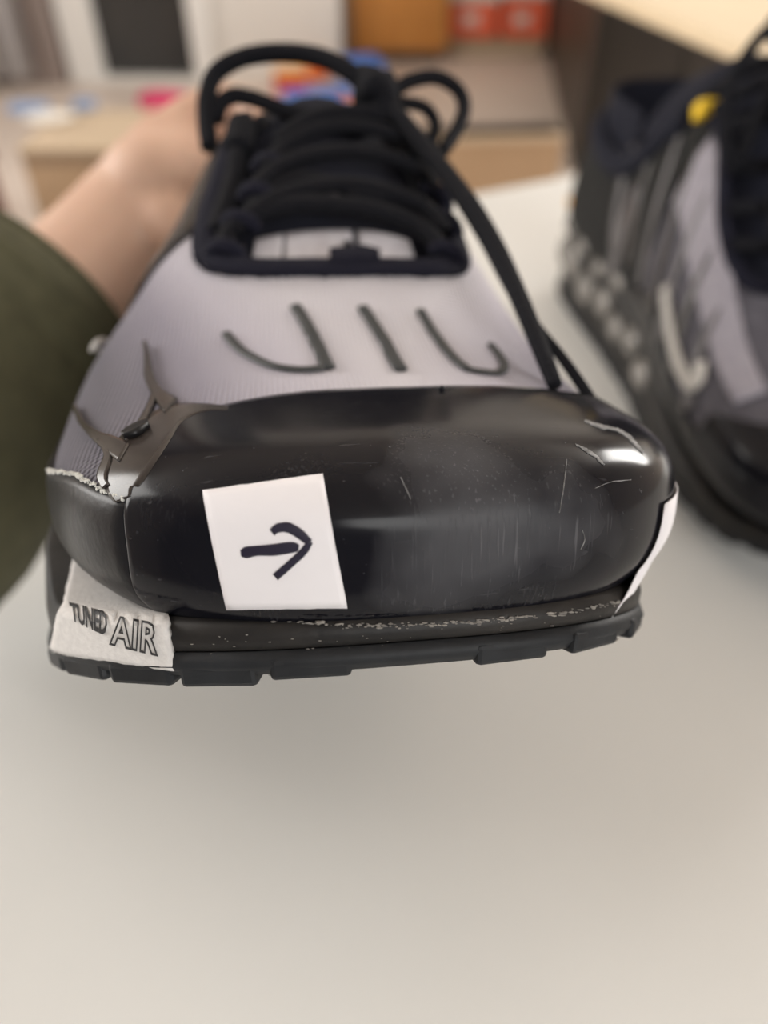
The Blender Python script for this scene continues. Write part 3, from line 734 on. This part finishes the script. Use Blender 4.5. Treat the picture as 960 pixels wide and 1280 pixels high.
blob(bm, pp((190, 268, .314), (214, 284, .306), (238, 300, .304), (262, 312, .306), (282, 316, .308)), (.0170, .0135, .0115, .0105, .0090))                          # thumb
person = finish('person', bm, M['skin'])
md = person.modifiers.new('r', 'REMESH'); md.mode = 'VOXEL'; md.voxel_size = .0022; md.use_smooth_shade = True
md = person.modifiers.new('s', 'SMOOTH'); md.factor = .6; md.iterations = 9
tag(person, 'bare hand and forearm in an olive sleeve gripping the sneaker', 'person')
bm = bmesh.new(); bmesh.ops.create_icosphere(bm, subdivisions=2, radius=1, matrix=Matrix.Translation(PT(341, 182, .306)) @ Matrix.Diagonal((.0035, .0022, .0052, 1))); finish('fingernail', bm, M['nail'], person)
bm = bmesh.new()
ax = catmull([(*PT(-260, 700, .240), .060), (*PT(-120, 560, .262), .058), (*PT(-30, 455, .282), .0550), (*PT(24, 400, .292), .0520), (*PT(44, 380, .2955), .0470), (*PT(52, 372, .2970), .0400)], 8)
P = [Vector(a[:3]) for a in ax]; Rr = [a[3]*(1+.012*math.sin(i*1.3)) for i, a in enumerate(ax)]
add_tube(bm, P, Rr, 40); sl = finish('sleeve', bm, M['sleeve'], person); sl['label'] = 'olive green knitted sleeve'
bm = bmesh.new(); c = P[-1]; t = (P[-1]-P[-4]).normalized()
u_ = t.orthogonal().normalized(); v_ = t.cross(u_)
add_tube(bm, [c + (u_*math.cos(a)+v_*math.sin(a))*.0395 for a in [2*math.pi*k/36 for k in range(37)]], .0035, 8); finish('cuff_hem', bm, M['sleeve'], sl)

# ------------------------------------------------------------------ table under the shoes
A = on_z(600, 240, TABLE_Z); B = on_z(715, 218, TABLE_Z)
ed = (B-A); ed.z = 0; ed.normalize(); inn = Vector((ed.y, -ed.x, 0))
ang = math.atan2(ed.y, ed.x)
ctr = A - ed*.25 + inn*.60
tb = empty('table', Matrix.Translation((ctr.x, ctr.y, 0)) @ Matrix.Rotation(ang, 4, 'Z'), 'white table carrying both sneakers', 'table')
box('table_top', (0, 0, TABLE_Z-.014), (1.3, 1.2, .028), M['table'], tb, bevel=.003)
for sx in (-1, 1):
    for sy in (-1, 1): box('leg', (sx*.59, sy*.54, (TABLE_Z-.028)/2), (.05, .05, TABLE_Z-.028), M['white'], tb, bevel=.004)

# ------------------------------------------------------------------ the room behind
def struct(name, c, s, mat, parent=None, bevel=0.0):
    o = box(name, c, s, mat, parent, bevel=bevel)
    if parent is None: o['kind'] = 'structure'
    return o
struct('floor', (.2, 1.8, -.05), (6.6, 7.8, .1), M['floor'])
WY = 4.56
struct('wall_back', (-.645, WY+.07, 1.25), (.83, .14, 2.5), M['wall'])
struct('wall_left', (-2.98, 1.6, 1.25), (.1, 7.1, 2.5), M['wall'])
struct('wall_right', (3.2, 1.8, 1.25), (.1, 7.4, 2.5), M['wall'])
struct('wall_alcove', (1.5, 5.55, 1.25), (3.5, .1, 2.5), M['wall'])
struct('wall_partition', (-.255, 5.08, 1.25), (.05, .9, 2.5), M['wall'])
struct('wall_panel', (-1.83, WY-.06, 1.25), (.30, .24, 2.5), M['taupe'])
struct('wall_front', (.1, -1.9, 1.25), (6.4, .1, 2.5), M['grey_wall'])
struct('ceiling', (.1, 2.0, 2.55), (6.4, 7.9, .1), M['wall'])
struct('wall_corner', (-2.45, WY+.1, 1.25), (.96, .14, 2.5), M['wall'])
d1 = bpy.data.objects.new('door_1', None); COL.objects.link(d1); d1.location = (-1.235, WY-.05, 0); d1['kind'] = 'structure'
for nm, c, s_, mt in (('jamb', (-.335, 0, 1.05), (.17, .16, 2.1), 'white'), ('jamb', (.285, 0, 1.05), (.09, .16, 2.1), 'white'), ('sill', (0, -.01, .012), (.66, .17, .024), 'white'),
                      ('head', (0, 0, 2.05), (.6, .16, .12), 'white'), ('pane', (.0, .0, 1.02), (.54, .02, 2.0), 'glass_dark')):
    struct(nm, c, s_, M[mt], d1, .004 if nm != 'pane' else 0)
# curtain: folds hanging at far left
bm = bmesh.new(); P0 = []
for i in range(61):
    x = -2.75 + .98*i/60; y = WY-.28 + .035*math.sin(i*.9) + .012*math.sin(i*2.3)
    P0.append((bm.verts.new((x, y, .06)), bm.verts.new((x, y, 2.3))))
for a, b in zip(P0, P0[1:]): bm.faces.new((a[0], b[0], b[1], a[1]))
cu = finish('curtain', bm, M['curtain']); md = cu.modifiers.new('t', 'SOLIDIFY'); md.thickness = .004
tag(cu, 'sheer whitish curtain hanging by the taupe wall panel', 'curtain')
# orange wooden cabinet in the alcove
cb = empty('cabinet', Matrix.Translation((.06, 4.86, 0)), 'orange wooden cabinet standing against the far wall', 'cabinet')
box('body', (.02, .25, .46), (.52, .46, .84), M['brown_wood'], cb, bevel=.006)
box('plinth', (.02, .28, .03), (.48, .42, .06), M['dark_wood'], cb)
box('side_panel', (-.255, .24, .45), (.03, .48, .86), M['brown_wood'], cb, bevel=.004)
dr = box('door', (.035, .005, .47), (.52, .03, .80), M['orange_wood'], cb, bevel=.006); box('handle', (.22, -.02, .6), (.015, .02, .1), M['dark_wood'], cb)
box('top', (.02, .24, .895), (.60, .52, .03), M['orange_wood'], cb, bevel=.006)
# orange shoe boxes on a low carton
ct = empty('carton', Matrix.Translation((.645, 5.18, 0)), 'low cardboard carton under the orange shoe boxes', 'carton')
box('body', (0, 0, .045), (.54, .34, .09), M['cardboard_top'], ct, bevel=.003); box('flap', (0, -.176, .083), (.6, .01, .03), M['cardboard'], ct)
for i, (x, w, lb) in enumerate(((.515, .27, 'left orange shoe box with a pale lid on the carton'), (.805, .25, 'right orange shoe box with a pale lid on the carton'))):
    b_ = empty('shoe_box', Matrix.Translation((x, 5.16, .1015)), lb, 'box', 'orange shoe boxes')
    box('body', (0, 0, .085+.01*i), (w, .30, .17+.02*i), M['box_orange'], b_, bevel=.003); box('lid', (0, 0, .195+.02*i), (w+.01, .31, .05), M['offwhite'], b_, bevel=.003)
    box('end_label', (-.02, -.152, .09), (.09, .004, .05), M['offwhite'], b_)
# cardboard boxes just beyond the table
p1 = on_z(22, 186, .30); p2 = on_z(262, 176, .30); p3 = on_z(12, 137, .30)
bxw = p2.x-p1.x; bxd = p3.y-p1.y
cbx = empty('cardboard_box', Matrix.Translation(((p1.x+p2.x)/2, (p1.y+p3.y)/2, 0)), 'wide open-topped cardboard box behind the forearm', 'box')
box('body', (0, 0, .145), (bxw, bxd, .29), M['cardboard'], cbx, bevel=.004)
box('top_flap', (0, 0, .296), (bxw*1.02, bxd*1.0, .010), M['cardboard_top'], cbx, bevel=.003)
box('edge_shade_strip', (0, -bxd/2-.003, .272), (bxw*.98, .006, .026), M['cardboard_edge'], cbx)  # darker cardboard strip paints the shade below the flap
bl = on_z(42, 128, .32); tag(box('packet', (bl.x, bl.y-.05, .3165), (.12, .07, .03), M['sky'], bevel=.008), 'blue packet near the left end of the wide cardboard box', 'packet')
bl = on_z(110, 124, .32); tag(box('packet', (bl.x, bl.y-.05, .3165), (.07, .06, .03), M['sky'], bevel=.008), 'small blue packet beside the white bag on the cardboard box', 'packet')
bl = on_z(62, 146, .32)
bm = bmesh.new(); bmesh.ops.create_icosphere(bm, subdivisions=3, radius=1, matrix=Matrix.Translation((bl.x, bl.y, .319)) @ Matrix.Diagonal((.085, .045, .018, 1)))
for v in bm.verts: v.co += Vector(noise.noise_vector(v.co*22))*.008
tag(finish('plastic_bag', bm, M['offwhite']), 'crumpled white bag lying on the wide cardboard box', 'bag')
q1 = on_y(560, 178, 2.72); q2 = on_y(708, 166, 2.72)
c2 = empty('cardboard_box', Matrix.Translation(((q1.x+q2.x)/2-.06, 2.80, 0)) @ Matrix.Rotation(R(4), 4, 'Z'), 'brown cardboard box on the floor behind the table edge', 'box')
hh = (q1.z+q2.z)/2
box('body', (0, 0, hh/2), (q2.x-q1.x+.12, .12, hh), M['cardboard'], c2, bevel=.004); box('lid_edge', (0, -.003, hh-.01), (q2.x-q1.x+.124, .125, .02), M['cardboard_top'], c2, bevel=.003)
# pink thing and coloured toys on the floor
pk = on_z(208, 142, 0)
bm = bmesh.new(); bmesh.ops.create_icosphere(bm, subdivisions=3, radius=1, matrix=Matrix.Translation((pk.x, pk.y, .05)) @ Matrix.Diagonal((.13, .08, .05, 1)))
for v in bm.verts: v.co += Vector(noise.noise_vector(v.co*14))*.02
tag(finish('pink_cloth', bm, M['pink']), 'crumpled pink cloth on the floor beyond the cardboard box', 'cloth')
def toybox(name, px, py, z, s_, rz, mat, lid, label, cat):
    p = on_z(px, py, z)
    e = empty(name, Matrix.Translation((p.x, p.y, z)) @ Matrix.Rotation(R(rz), 4, 'Z'), label, cat, 'bright toy boxes on the floor')
    box('body', (0, 0, s_[2]/2), s_, M[mat], e, bevel=.008); box('lid', (0, 0, s_[2]+.008), (s_[0]*.98, s_[1]*.98, .016), M[lid], e, bevel=.004); return e
toybox('toy_box', 364, 112, 0, (.17, .14, .07), 8, 'red', 'gold', 'red toy box with a gold lid, left of the blue ones', 'toy')
toybox('toy_box', 398, 98, 0, (.10, .10, .07), -12, 'orange', 'gold', 'small orange toy box behind the red one', 'toy')
toybox('toy_box', 394, 132, 0, (.30, .13, .045), 12, 'blue', 'blue', 'long flat blue toy box in front of the red one', 'toy')
toybox('toy_box', 452, 106, 0, (.20, .24, .10), 14, 'blue', 'blue', 'upright blue toy box behind the lace knot', 'toy')
toybox('toy_box', 428, 146, 0, (.12, .08, .05), -6, 'orange', 'orange', 'orange toy box nearest the lace knot', 'toy')
toybox('toy_box', 344, 146, 0, (.10, .06, .04), 4, 'red', 'red', 'flat dark red toy box left of the long blue one', 'toy')
# reddish-brown stool at far left
stl = on_z(4, 330, 0)
sl2 = empty('stool', Matrix.Translation((-1.20, 1.95, 0)), 'dark reddish wooden stool at the left edge of the frame', 'stool')
box('seat', (0, 0, .36), (.30, .34, .04), M['brownred'], sl2, bevel=.01)
for a in (-1, 1):
    for b in (-1, 1): box('leg', (a*.12, b*.14, .17), (.035, .035, .34), M['brownred'], sl2)
# dark sideboard receding on the right and cream desk
sb = empty('sideboard', Matrix.Translation((.744, 3.05, 0)) @ Matrix.Rotation(R(-6.2), 4, 'Z'), 'dark brown wooden sideboard along the right side of the room', 'sideboard')
box('body', (.45, 1.15, .40), (.90, 2.3, .78), M['dark_wood'], sb, bevel=.008); box('top', (.45, 1.15, .81), (.91, 2.31, .03), M['dark_wood'], sb, bevel=.006)
for k in range(3): box('drawer_front', (.18+.27*k, -.006, .45), (.25, .012, .6), M['dark_wood'], sb, bevel=.004)
Z2 = .80; e1 = on_z(960, 70, Z2); e0 = on_z(775, -4, Z2); dd = (e0-e1); dd.z = 0; dd.normalize(); rr = Vector((dd.y, -dd.x, 0))
an = math.atan2(dd.y, dd.x)
dk = empty('desk', Matrix.Translation(((e0+e1)/2 + rr*.35).xy.to_3d()) @ Matrix.Rotation(an, 4, 'Z'), 'cream topped desk with dark panels behind the standing sneaker', 'desk')
hl = (e1-e0).length/2 + .07
box('desk_top', ((.8-hl)/2, 0, Z2-.011), (.8+hl, .70, .022), M['cream'], dk, bevel=.008)
box('pedestal', (-.02, -.08, (Z2-.024)/2), (.42, .46, Z2-.024), M['dark_wood'], dk, bevel=.004)
for k in range(3): box('drawer_front', (-.02, .156, .14+.25*k), (.38, .012, .22), M['dark_wood'], dk, bevel=.003)
box('leg', (.74, -.3, (Z2-.024)/2), (.05, .05, Z2-.024), M['dark_wood'], dk)
